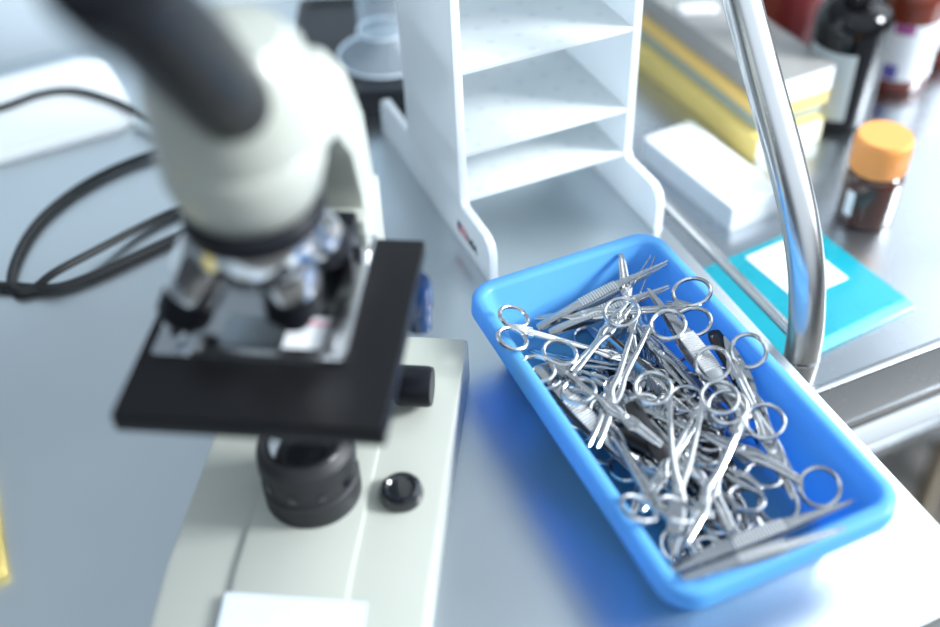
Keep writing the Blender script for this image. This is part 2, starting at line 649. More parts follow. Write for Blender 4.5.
# trolley standing against the bench
trolley = thing('instrument_trolley', 'stainless steel trolley with a bent push handle standing beside the bench', 'trolley', (0.16, 0.04, -0.90))
TO = Vector((0.16, 0.04, -0.90))


def tl(p):
    return (p[0] - TO.x, p[1] - TO.y, p[2] - TO.z)


X0, X1, Y0, Y1, ZT = 0.1535, 0.735, 0.027, 0.75, -0.05
mb = MB().box(X0, X1, Y0, Y1, ZT - 0.003, ZT, 0.001)
mb.box(X0, X1, Y0 - 0.003, Y0 + 0.005, ZT - 0.056, ZT + 0.002, 0.0034, 4)
mb.box(X0, X1, Y1 - 0.003, Y1 + 0.003, ZT - 0.056, ZT + 0.002, 0.0024)
mb.box(X1 - 0.003, X1 + 0.003, Y0, Y1, ZT - 0.056, ZT + 0.002, 0.0024)
mb.box(X0 - 0.002, X0 + 0.002, Y0, Y1, ZT - 0.056, ZT + 0.001, 0.0018)
mb.xf(T(*(-TO))).build('shelf_top', 'trolley_steel', trolley)
MB().box(X0, X1, Y0 - 0.0045, Y0 + 0.0035, ZT - 0.062, ZT - 0.0535, 0.003).xf(T(*(-TO))).build('apron_lip', 'tube_steel', trolley)
MB().box(X0 + 0.01, X1 - 0.01, Y0 + 0.0, Y0 + 0.005, ZT - 0.107, ZT - 0.079, 0.0012).xf(T(*(-TO))).build('front_rail', 'rail_white', trolley)
MB().box(X0 + 0.01, X1 - 0.01, Y0 + 0.006, Y1 - 0.02, ZT - 0.090, ZT - 0.056, 0.001).xf(T(*(-TO))).build('shaded_underframe', 'gap_shade', trolley)  # blackened so the gap above the front rail reads as shade
MB().box(X0, X1, Y0 + 0.25, Y1, -0.62, -0.595, 0.003).xf(T(*(-TO))).build('lower_shelf', 'trolley_steel', trolley)
PX = 0.16
post = [(PX, 0.0436, -0.86), (PX, 0.0436, -0.30), (PX, 0.0436, -0.05), (PX, 0.0440, -0.020), (PX, 0.0475, 0.010), (PX, 0.0585, 0.050),
        (PX, 0.0790, 0.090), (PX, 0.1091, 0.1292), (PX, 0.1455, 0.1716), (PX, 0.1805, 0.2141), (PX, 0.29, 0.345), (PX + 0.004, 0.318, 0.378),
        (PX + 0.03, 0.338, 0.40), (PX + 0.08, 0.342, 0.405)]
right = [(2 * 0.4475 - x, y, z) for x, y, z in reversed(post)]
MB().tube(smooth([tl(p) for p in post + right], 5), 0.0138, 22).build('push_handle', 'tube_steel', trolley)
rod = [(PX + 0.001, 0.047, -0.0125), (PX, 0.060, -0.0118), (PX, 0.085, -0.0115), (PX, 0.2, -0.0115), (PX, 0.5, -0.0115), (PX, 0.70, -0.0115),
       (PX + 0.01, 0.722, -0.0115), (PX + 0.03, 0.73, -0.0115), (0.70, 0.73, -0.0115)]
MB().tube(smooth([tl(p) for p in rod], 4), 0.0046, 12).build('guard_rod', 'tube_steel', trolley)
for x in (X0 + 0.012, X1 - 0.012):
    MB().tube([tl((x, Y1 - 0.02, -0.86)), tl((x, Y1 - 0.02, -0.02))], 0.0125, 14).build('leg', 'tube_steel', trolley)
for x in (PX, 2 * 0.4475 - PX):
    for y in (0.0436, Y1 - 0.02):
        MB().lathe([(0.001, -0.012), (0.036, -0.012), (0.040, -0.006), (0.040, 0.006), (0.036, 0.012), (0.001, 0.012)], 24,
                   tl((x, y, -0.86)), (1, 0, 0)).build('caster', 'rubber_black', trolley)

# swivel stool below the trolley front, its hub and feet just in view
stool = thing('swivel_stool_base', 'white hub of a stool with brown feet on the floor below the trolley', 'stool', (0.865, 0.367, -0.90))
MB().lathe([(0.001, 0.08), (0.038, 0.08), (0.048, 0.092), (0.050, 0.14), (0.036, 0.18), (0.028, 0.24), (0.028, 0.42), (0.001, 0.42)], 28).build('hub', 'white_plastic', stool)
for k in range(5):
    a = math.radians(215 + 72 * k)
    c, s = math.cos(a), math.sin(a)
    MB().tube([(c * 0.030, s * 0.030, 0.110), (c * 0.16, s * 0.16, 0.095), (c * 0.30, s * 0.30, 0.055)], [0.020, 0.017, 0.013], 12).build('foot', 'stool_tan', stool)
    MB().lathe([(0.001, -0.011), (0.024, -0.011), (0.0265, 0), (0.024, 0.011), (0.001, 0.011)], 18, (c * 0.30, s * 0.30, 0.0265), (-s, c, 0)).build('caster', 'rubber_black', stool)

# ---------------------------------------------------------------- blue tray
NC = 8
prof = [(0.054, 0.119, 0.014, 0.0), (0.0585, 0.1235, 0.016, 0.0015), (0.0605, 0.1255, 0.017, 0.006), (0.0715, 0.137, 0.018, 0.0465),
        (0.0725, 0.138, 0.018, 0.0475), (0.0790, 0.1452, 0.0205, 0.0470), (0.0808, 0.1470, 0.022, 0.0480), (0.0800, 0.1462, 0.0215, 0.0590),
        (0.0785, 0.1447, 0.020, 0.0608), (0.0735, 0.1390, 0.015, 0.0612), (0.0708, 0.1363, 0.0125, 0.0604), (0.0696, 0.1351, 0.0115, 0.0580),
        (0.0585, 0.1235, 0.011, 0.0075), (0.0550, 0.120, 0.010, 0.0045), (0.050, 0.115, 0.009, 0.0040)]
mb = MB()
mb.loops([[(x, y, z) for x, y in rrect(hx, hy, r, NC)] for hx, hy, r, z in prof])
tray = mb.build('instrument_tray', 'tray_blue', angle=50)
tag(tray, 'deep blue plastic tray filled with steel surgical instruments on the bench', 'tray')

# ---------------------------------------------------------------- white rack
rack = thing('drying_rack', 'white plastic rack with perforated shelves and flat feet behind the blue tray', 'rack', (0.048, 0.3275, 0), 0)
RO = Vector((0.048, 0.3275, 0))
Ya, Yb, Yf, Yr, HF, HT = 0.2605 - RO.y, 0.379 - RO.y, 0.2035 - RO.y, 0.4535 - RO.y, 0.0425, 0.36


def foot_corner(y, sgn):
    return [(y, 0.0), (y, HF - 0.013), (y - sgn * 0.0035, HF - 0.0045), (y - sgn * 0.011, HF)]


outl = [(Yf, 0)] + [(Yr, 0)] + foot_corner(Yr, 1)[1:] + [(Yb + 0.004, HF), (Yb, HF + 0.004), (Yb, HT), (Ya, HT), (Ya, HF + 0.004), (Ya - 0.004, HF)] \
    + list(reversed(foot_corner(Yf, -1)[1:]))
for xo, sg in ((-0.033 - RO.x, 1), (0.129 - RO.x, -1)):
    x0, x1 = sorted((xo, xo + sg * 0.0075))
    sp = MB().prism(outl, x0, x1, 'yz', bevel=0.0011).build('side_panel', 'rack_white', rack)
    if sg == 1:
        MB().box(xo - 0.0004, xo + 0.0004, 0.2605 - RO.y, 0.2670 - RO.y, 0.0172, 0.0228).build('flag_canton', 'flag_navy', sp)['label'] = 'navy corner of a small flag'
        fl = MB().box(xo - 0.0003, xo + 0.0003, 0.2480 - RO.y, 0.2605 - RO.y, 0.0130, 0.0228)
        fl.box(xo - 0.0003, xo + 0.0003, 0.2605 - RO.y, 0.2670 - RO.y, 0.0130, 0.0172)
        fo = fl.build('flag_stripes', 'flag_red', sp)
        fo['label'] = 'red striped field of a small flag'
        st = MB()
        for k in range(3):
            z = 0.0148 + k * 0.0028
            st.box(xo - 0.0005, xo + 0.0004, 0.2480 - RO.y, 0.2605 - RO.y, z, z + 0.0009)
        st.build('flag_white_stripes', 'paper_white', fo)
        cu = bpy.data.curves.new('lettering', 'FONT')
        cu.body = 'USA'
        cu.size = 0.0105
        cu.extrude = 0.0002
        cu.offset = 0.0003
        tmp = bpy.data.objects.new('lettering', cu)
        COL.objects.link(tmp)
        bpy.context.view_layer.update()
        lme = bpy.data.meshes.new_from_object(tmp.evaluated_get(bpy.context.evaluated_depsgraph_get()))
        bpy.data.objects.remove(tmp)
        lme.materials.clear()
        lme.materials.append(M['print_black'])
        to = bpy.data.objects.new('lettering', lme)
        COL.objects.link(to)
        to.parent = sp
        to.matrix_local = Matrix(((0, 0, -1, xo - 0.0003), (-1, 0, 0, 0.2470 - RO.y), (0, 1, 0, 0.0138), (0, 0, 0, 1)))
        to['label'] = 'small black letters beside the flag'
for z in (0.043, 0.087, 0.161, 0.262):
    MB().box(-0.033 + 0.0075 - RO.x, 0.129 - 0.0075 - RO.x, Ya + 0.0004, Yb - 0.001, z, z + 0.004, 0.0006).build('shelf', 'rack_shelf', rack)

# ---------------------------------------------------------------- microscope
OX, OY = -0.2333, 0.0286
scope = thing('microscope', 'cream laboratory microscope with black stage standing blurred in the foreground', 'microscope', (OX, OY, 0), math.radians(-30))
# base: low plinth with a sloped front and a raised centre panel
base_out = [(0.147, 0.0), (0.147, 0.038), (0.143, 0.0425), (-0.060, 0.0425), (-0.185, 0.015), (-0.19, 0.0)]
mb = MB().prism(base_out, -0.077, 0.081, 'yz', bevel=0.003)
base = mb.build('base', 'scope_cream', scope)
pan = [(-0.178, 0.0205), (-0.0595, 0.0455), (0.04, 0.0455), (0.04, 0.040), (-0.060, 0.040), (-0.178, 0.0155)]
MB().prism(pan, -0.034, 0.035, 'yz', bevel=0.0022).build('raised_panel', 'scope_cream', base)
MB().prism([(-0.176, 0.0212), (-0.0755, 0.0424), (-0.0755, 0.0432), (-0.176, 0.0220)], -0.036, 0.047, 'yz').build('paper_label', 'tape_blue', base)['label'] = 'pale blue paper label taped to the sloping front'
dial_c = (0.0550, 0.002, 0.0425)
dl = MB().lathe([(0.0135, 0), (0.0140, 0.003), (0.0125, 0.0075), (0.0095, 0.0085), (0.0080, 0.0070), (0.001, 0.0070)], 30, dial_c).build('brightness_dial', 'gloss_black', base)
# illuminator collar
il = MB().lathe([(0.0285, 0.0425), (0.0300, 0.045), (0.0300, 0.050), (0.0292, 0.0505), (0.0300, 0.051), (0.0300, 0.056), (0.0292, 0.0565), (0.0300, 0.057),
                 (0.0300, 0.062), (0.0285, 0.063), (0.0285, 0.076), (0.0300, 0.0775), (0.0290, 0.088), (0.024, 0.092), (0.0215, 0.090), (0.001, 0.088)], 40)
illum = il.build('lamp_collar', 'rubber_black', scope)
for k in range(10):
    a = 2 * PI * k / 10 + 0.2
    MB().lathe([(0.0030, -0.0006), (0.0030, 0.0004), (0.001, 0.0004)], 12, (0.0287 * math.cos(a), 0.0287 * math.sin(a), 0.0700), (math.cos(a), math.sin(a), 0)).build('vent_hole', 'gloss_black', illum)
MB().lathe([(0.0212, 0.0895), (0.0205, 0.0925), (0.012, 0.0950), (0.001, 0.0958)], 30).build('lamp_lens', 'chrome', illum)
# condenser below the stage
MB().lathe([(0.020, 0.118), (0.026, 0.122), (0.026, 0.140), (0.022, 0.146), (0.022, 0.166), (0.001, 0.166)], 36).build('condenser', 'scope_black', scope)
# stage
ST = 0.180
stage = MB().box(-0.073, 0.067, -0.064, 0.085, ST - 0.0125, ST, 0.002).build('stage', 'stage_black', scope)
MB().box(-0.045, 0.045, -0.050, 0.060, ST - 0.022, ST - 0.0120, 0.002).build('stage_carrier', 'scope_black', stage)
# grey specimen plate and the slide holder that moves over it
MB().prism(rrect(0.048, 0.0525, 0.003, 3, -0.018, 0.0315), ST - 0.0004, ST + 0.0012, bevel=0.0004).build('specimen_plate', 'stage_grey', stage)
holder = MB().box(0.0265, 0.0400, -0.019, 0.080, ST + 0.0012, ST + 0.0065, 0.001)
holder.box(-0.044, 0.0385, -0.021, -0.0165, ST + 0.0012, ST + 0.0042, 0.0008)
holder = holder.build('slide_holder', 'tube_steel', stage)
MB().box(0.012, 0.030, 0.052, 0.080, ST + 0.0012, ST + 0.024, 0.003).build('holder_carriage', 'scope_black', holder)
MB().lathe([(0.001, 0), (0.0052, 0), (0.0052, 0.006), (0.001, 0.006)], 18, (0.034, 0.066, ST + 0.0065)).build('holder_screw', 'chrome', holder)
# coaxial stage knobs hanging below the right edge
kn = MB().lathe([(0.001, 0), (0.0085, 0), (0.0092, -0.002), (0.0092, -0.018), (0.0075, -0.020), (0.0070, -0.022), (0.0075, -0.024), (0.0075, -0.036), (0.001, -0.038)], 30,
                (0.0635, 0.062, ST - 0.0125))
kn.build('stage_knob', 'knob_sky_tint', stage)
# arm: pillar with the block that carries the stage
arm_out = [(0.076, 0.036), (0.132, 0.036), (0.130, 0.19), (0.120, 0.245), (0.092, 0.290), (0.055, 0.322), (0.02, 0.330), (0.0, 0.300), (0.02, 0.282),
           (0.058, 0.268), (0.082, 0.240), (0.092, 0.205), (0.094, 0.17), (0.088, 0.10)]
arm = MB().prism(arm_out, -0.031, 0.031, 'yz', bevel=0.004).build('arm', 'scope_cream', scope)
MB().box(-0.0335, 0.0335, 0.080, 0.128, 0.095, 0.196, 0.003).build('stage_bracket', 'scope_cream', arm)
fk = MB().lathe([(0.010, 0.028), (0.010, 0.040), (0.0132, 0.042), (0.0138, 0.044), (0.0138, 0.062), (0.0128, 0.065), (0.001, 0.065)], 30, (0, 0.079, 0.060), (1, 0, 0))
fk.build('focus_knob', 'scope_black', arm)
MB().lathe([(0.0150, -0.072), (0.0150, -0.030), (0.001, -0.030)], 30, (0, 0.079, 0.060), (1, 0, 0)).build('focus_knob', 'scope_black', arm)
# revolving nosepiece with three objectives
nose = MB().lathe([(0.001, 0.257), (0.031, 0.257), (0.0350, 0.260), (0.0350, 0.267), (0.031, 0.271), (0.001, 0.271)], 40).build('nosepiece', 'scope_black', scope)
MB().lathe([(0.001, 0.222), (0.014, 0.224), (0.027, 0.234), (0.0335, 0.248), (0.0335, 0.2585), (0.001, 0.2585)], 40).build('turret', 'chrome', nose)


def objective(az, tilt, length, band, r0=0.020):
    d = Vector((math.cos(az) * math.sin(tilt), math.sin(az) * math.sin(tilt), -math.cos(tilt)))
    c = Vector((math.cos(az) * r0, math.sin(az) * r0, 0.244))
    o = MB().lathe([(0.001, 0), (0.0150, 0.0), (0.0160, 0.003), (0.0160, length * 0.50), (0.0145, length * 0.52)], 28, c, d).build('objective', 'chrome', nose)
    MB().lathe([(0.0135, length * 0.51), (0.0145, length * 0.53), (0.0145, length * 0.82), (0.0110, length * 0.88), (0.0090, length * 0.92)], 28, c, d).build('objective_barrel', 'scope_black', o)
    MB().lathe([(0.0090, length * 0.90), (0.0085, length), (0.0050, length), (0.001, length * 0.98)], 24, c, d).build('front_lens', band, o)


objective(math.radians(188), math.radians(28), 0.062, 'chrome', 0.024)
objective(math.radians(-20), 0.0, 0.050, 'scope_black', 0.012)
objective(math.radians(60), math.radians(34), 0.048, 'scope_black', 0.022)
# head and eyepiece
head = MB().lathe([(0.026, 0.268), (0.0300, 0.270), (0.0345, 0.278), (0.0385, 0.292), (0.0390, 0.304), (0.0378, 0.306), (0.0385, 0.309), (0.0385, 0.330),
                   (0.0360, 0.348), (0.0290, 0.357), (0.015, 0.360), (0.001, 0.3605)], 48).build('head', 'scope_cream', scope)
ed = Vector((0, -0.70, 0.84)).normalized()
ec = Vector((0.009, -0.010, 0.324))
MB().lathe([(0.001, 0.0), (0.0165, 0.0), (0.0185, 0.003), (0.0185, 0.060), (0.0190, 0.062), (0.0190, 0.120), (0.0215, 0.124), (0.0215, 0.145), (0.014, 0.150), (0.001, 0.147)], 40, ec, ed).build('eyepiece_tube', 'scope_black', scope)

# slide lying on the stage under the objective
sl = thing('specimen_slide', 'glass slide with white and pink label lying on the microscope stage', 'slide', (OX, OY, ST + 0.0013), math.radians(-30))
MB().box(-0.030, 0.0275, -0.013, 0.012, 0.0, 0.0011, 0.0002).build('glass', 'clear_plastic', sl)
lb = MB().box(0.004, 0.0272, -0.0128, 0.0118, 0.0011, 0.0013).build('slide_label', 'paper_white', sl)
MB().box(0.006, 0.0265, 0.0050, 0.0085, 0.0013, 0.0014).build('pink_print', 'print_pink', lb)

# ---------------------------------------------------------------- cord and the items at the back left
cord_path = [(-0.62, 0.60, 0.0118), (-0.47, 0.655, 0.0118), (-0.372, 0.655, 0.0118), (-0.330, 0.664, 0.0118), (-0.296, 0.655, 0.0118), (-0.262, 0.615, 0.0118),
             (-0.236, 0.570, 0.0100), (-0.205, 0.545, 0.0045), (-0.18, 0.530, 0.0042), (-0.19, 0.515, 0.0042), (-0.242, 0.514, 0.0042), (-0.285, 0.505, 0.0042), (-0.322, 0.487, 0.0042),
             (-0.352, 0.462, 0.0042), (-0.371, 0.436, 0.0042), (-0.385, 0.405, 0.0042), (-0.391, 0.380, 0.0042), (-0.387, 0.364, 0.0042),
             (-0.374, 0.361, 0.0046), (-0.355, 0.364, 0.0118), (-0.317, 0.382, 0.0095), (-0.280, 0.402, 0.0050), (-0.24, 0.415, 0.0042), (-0.20, 0.42, 0.0042), (-0.178, 0.408, 0.0042),
             (-0.19, 0.388, 0.0042), (-0.225, 0.382, 0.0042), (-0.262, 0.374, 0.0042), (-0.300, 0.363, 0.0042), (-0.335, 0.355, 0.0042), (-0.362, 0.356, 0.0042), (-0.400, 0.378, 0.0042),
             (-0.45, 0.40, 0.0042), (-0.56, 0.42, 0.0042)]
cord = MB().tube(smooth(cord_path, 6), 0.0035, 10).build('power_cord', 'cord_black')
tag(cord, 'black power cord looping across the bench behind the microscope', 'cord')

lid = MB().prism(rrect(0.150, 0.080, 0.026, 8), 0.0, 0.0075, bevel=0.0022)
lid.prism(rrect(0.136, 0.066, 0.018, 8), 0.0073, 0.0083, bevel=0.0008)
lid = lid.build('container_lid', 'white_plastic')
lid.location = (-0.399, 0.645, 0)
lid.rotation_euler = (0, 0, math.radians(3))
tag(lid, 'white rounded plastic lid lying flat at the back left of the bench', 'lid')

# dark tray with a clear cylinder foot
dt = thing('dark_tray', 'black rectangular tray behind the microscope carrying a clear plastic cylinder', 'tray', (0.0, 0.0, 0))
dt.location = (-0.005, 0.590, 0)
dt.rotation_euler = (0, 0, math.radians(-22))
mb = MB()
mb.loops([[(x, y, z) for x, y in rrect(hx, hy, r, 4)] for hx, hy, r, z in
          ((0.068, 0.1, 0.008, 0.0), (0.072, 0.104, 0.01, 0.022), (0.072, 0.104, 0.01, 0.026), (0.070, 0.102, 0.009, 0.0265), (0.067, 0.099, 0.008, 0.024), (0.065, 0.097, 0.007, 0.021))])
mb.build('body', 'dark_tray', dt)
MB().box(-0.055, -0.022, -0.1045, -0.1040, 0.019, 0.0225).build('tan_strip', 'tan', dt)['label'] = 'tan strip on the front edge'
cy = thing('measuring_cylinder', 'clear plastic measuring cylinder with a wide round foot on the black tray', 'measuring cylinder', (0.010, 0.557, 0.0215))
MB().lathe([(0.0490, 0.0), (0.0490, 0.004), (0.0400, 0.010), (0.0310, 0.018), (0.0260, 0.028), (0.0250, 0.030), (0.0240, 0.030), (0.0300, 0.0165), (0.0390, 0.0088), (0.0475, 0.003), (0.0475, 0.0)], 48).build('foot', 'film_clear', cy)
MB().ring(0, 0, 0.0485, 0.0016, 0.0018, 56, 0.0020).build('foot_rim', 'film_edge', cy)
MB().lathe([(0.001, 0.029), (0.0250, 0.029), (0.0250, 0.17), (0.0262, 0.172), (0.0262, 0.174), (0.0235, 0.174), (0.0235, 0.0310), (0.001, 0.0310)], 44).build('column', 'film_clear', cy)
MB().ring(0, 0, 0.0250, 0.0014, 0.0016, 44, 0.0300).build('column_seam', 'film_edge', cy)

# yellow card at the left edge
yc = MB().prism(rrect(0.09, 0.06, 0.003, 3), 0.0, 0.010, bevel=0.001).build('yellow_box', 'yellow_card')
yc.location = (-0.516, 0.143, 0.0)
tag(yc, 'yellow flat carton corner reaching in at the left edge of the bench', 'carton')

# ---------------------------------------------------------------- things on the trolley
Z = ZT
# teal wallet
te = thing('teal_wallet', 'teal plastic wallet with white label lying behind the bent steel handle', 'wallet', (0.2275, 0.128, Z), math.radians(5))
MB().box(-0.072, 0.066, -0.062, 0.064, 0.0, 0.0032, 0.001).build('back_cover', 'teal_light', te)
MB().box(-0.070, 0.0655, -0.056, 0.064, 0.0034, 0.0060, 0.001).build('front_cover', 'teal', te)
MB().box(-0.072, 0.0665, -0.066, -0.054, 0.0012, 0.0050, 0.001).build('sleeve_edge', 'sleeve', te)
MB().box(-0.016, 0.041, -0.012, 0.056, 0.0060, 0.0066, 0.0002).build('label', 'paper_white', te)['label'] = 'white paper label'
pr = MB()
random.seed(4)
for k in range(13):
    y = -0.040 + k * 0.0066
    pr.box(-0.046, -0.046 + random.uniform(0.005, 0.011), y, y + 0.0032, 0.0060, 0.0062)
pr.build('faded_print', 'teal_light', te)

# white carton
wb = thing('white_carton', 'small white carton with grey print lying between rack and teal wallet', 'carton', (0.2425, 0.3035, Z), math.radians(5))
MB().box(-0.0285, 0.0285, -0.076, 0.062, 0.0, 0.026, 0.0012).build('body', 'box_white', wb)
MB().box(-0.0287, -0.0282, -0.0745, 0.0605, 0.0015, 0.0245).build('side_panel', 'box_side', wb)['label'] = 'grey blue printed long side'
pr = MB()
for i in range(3):
    for j in range(3):
        x, y = -0.004 + i * 0.010, -0.030 + j * 0.014
        pr.box(x, x + 0.0062, y, y + 0.0048, 0.0259, 0.0263)
pr.build('print', 'print_grey', wb)

# stack of yellow slide boxes
sa = math.radians(2)


def slide_box(x, y, z, w, l, h, m, name, label, cat, front=None, fm=None):
    t = thing(name, label, cat, (x, y, z), sa, 'slide boxes stacked on the trolley')
    MB().box(-w, w, -l, l, 0, h, 0.0015).build('body', m, t)
    if front:
        MB().box(-w + 0.002, w - 0.002, -l - 0.0006, -l + 0.0004, h * front[0], h * front[1]).build('end_label', fm, t)
    return t


slide_box(0.341, 0.440, Z, 0.041, 0.130, 0.026, 'yellow_card', 'slide_box', 'long yellow slide box lowest in the stack, pale end facing front', 'box', (0.05, 0.95), 'ivory')
slide_box(0.346, 0.444, Z + 0.0261, 0.038, 0.124, 0.015, 'grey_green', 'slide_box', 'thin grey green box between two yellow boxes of the stack', 'box')
slide_box(0.345, 0.442, Z + 0.0412, 0.0395, 0.128, 0.013, 'yellow_deep', 'slide_box', 'orange yellow flat box above the grey green box', 'box')
slide_box(0.350, 0.442, Z + 0.0543, 0.0385, 0.126, 0.027, 'smoke_plastic', 'slide_box', 'smoky grey box on top of the stack with white front label', 'box', (0.06, 0.94), 'label_white')
ps = MB().prism(rrect(0.020, 0.010, 0.006, 4), 0, 0.003, bevel=0.0006).build('paper_slip', 'paper_white')
ps.location = (0.336, 0.475, Z + 0.0814)
ps.rotation_euler = (0, 0, math.radians(-20))
tag(ps, 'small white slip lying on the smoky box of the stack', 'paper')


def bottle(name, label, x, y, r, h, hs, rn, hn, glass, cap=None, cap_m=None, lab=None, lab_m=None, group=None, rz=0.0):
    t = thing(name, label, 'bottle', (x, y, Z), rz, group)
    prof = [(0.001, 0.0), (r * 0.86, 0.0), (r * 0.97, 0.002), (r, 0.006), (r, h)]
    for k in range(1, 9):
        a = PI / 2 * k / 8
        prof.append((rn + (r - rn) * math.cos(a), h + hs * math.sin(a)))
    prof += [(rn, h + hs + hn), (0.001, h + hs + hn)]
    MB().lathe(prof, 44).build('glass_body', glass, t)
    if cap:
        cr, z0, z1 = cap
        mb = MB().lathe([(cr * 0.97, z0), (cr, z0 + 0.001), (cr, z1 - 0.003), (cr * 0.93, z1), (0.001, z1)], 44)
        for k in range(44):
            a = 2 * PI * k / 44
            mb.tube([(cr * math.cos(a), cr * math.sin(a), z0 + 0.002), (cr * math.cos(a), cr * math.sin(a), z1 - 0.004)], 0.0007, 5)
        mb.build('screw_cap', cap_m, t)
    for (a0, a1, z0, z1, lm, nm, dr) in (lab or []):
        n = 26
        rr = r + 0.0003 + dr
        rings = []
        for k in range(n + 1):
            a = math.radians(a0 + (a1 - a0) * k / n)
            c, s = math.cos(a), math.sin(a)
            rings.append([(rr * c, rr * s, z0), (rr * c, rr * s, z1), ((rr - 0.0005) * c, (rr - 0.0005) * s, z1), ((rr - 0.0005) * c, (rr - 0.0005) * s, z0)])
        MB().loops(rings).build(nm, lm, t)
    return t


# the camera sees a bottle from azimuth -125 deg or so
bottle('reagent_bottle', 'small amber bottle with orange screw cap on the trolley', 0.3455, 0.1905, 0.0262, 0.046, 0.009, 0.019, 0.004, 'amber_glass',
       (0.0247, 0.0555, 0.0895), 'cap_orange', [(176, 196, 0.012, 0.038, 'label_white', 'label_strip', 0.0)])
bottle('chemical_bottle', 'tall black glass bottle with pale label beside the slide boxes', 0.4300, 0.3450, 0.0375, 0.108, 0.022, 0.016, 0.03, 'black_glass',
       (0.0185, 0.150, 0.185), 'rubber_black', [(160, 243, 0.014, 0.088, 'label_grey', 'label', 0.0)])
bottle('chemical_bottle', 'brown red bottle with large white label and purple squares', 0.5310, 0.3720, 0.0335, 0.100, 0.020, 0.015, 0.03, 'amber_red',
       (0.0175, 0.140, 0.172), 'white_plastic', [(196, 322, 0.016, 0.080, 'label_white', 'label', 0.0), (205, 240, 0.070, 0.080, 'label_purple', 'label_patch', 0.0005),
                                                (198, 226, 0.018, 0.034, 'label_violet', 'label_patch', 0.0005)])
bottle('chemical_bottle', 'bottle with pinkish white label at the right edge of the photo', 0.6120, 0.3960, 0.0335, 0.100, 0.020, 0.015, 0.03, 'amber_red',
       (0.0175, 0.140, 0.172), 'white_plastic', [(186, 330, 0.022, 0.082, 'label_white', 'label', 0.0)])
bottle('chemical_bottle', 'dark red bottle standing behind the black bottle', 0.4740, 0.5100, 0.0480, 0.105, 0.022, 0.016, 0.03, 'dark_red',
       (0.0185, 0.150, 0.18), 'rubber_black')

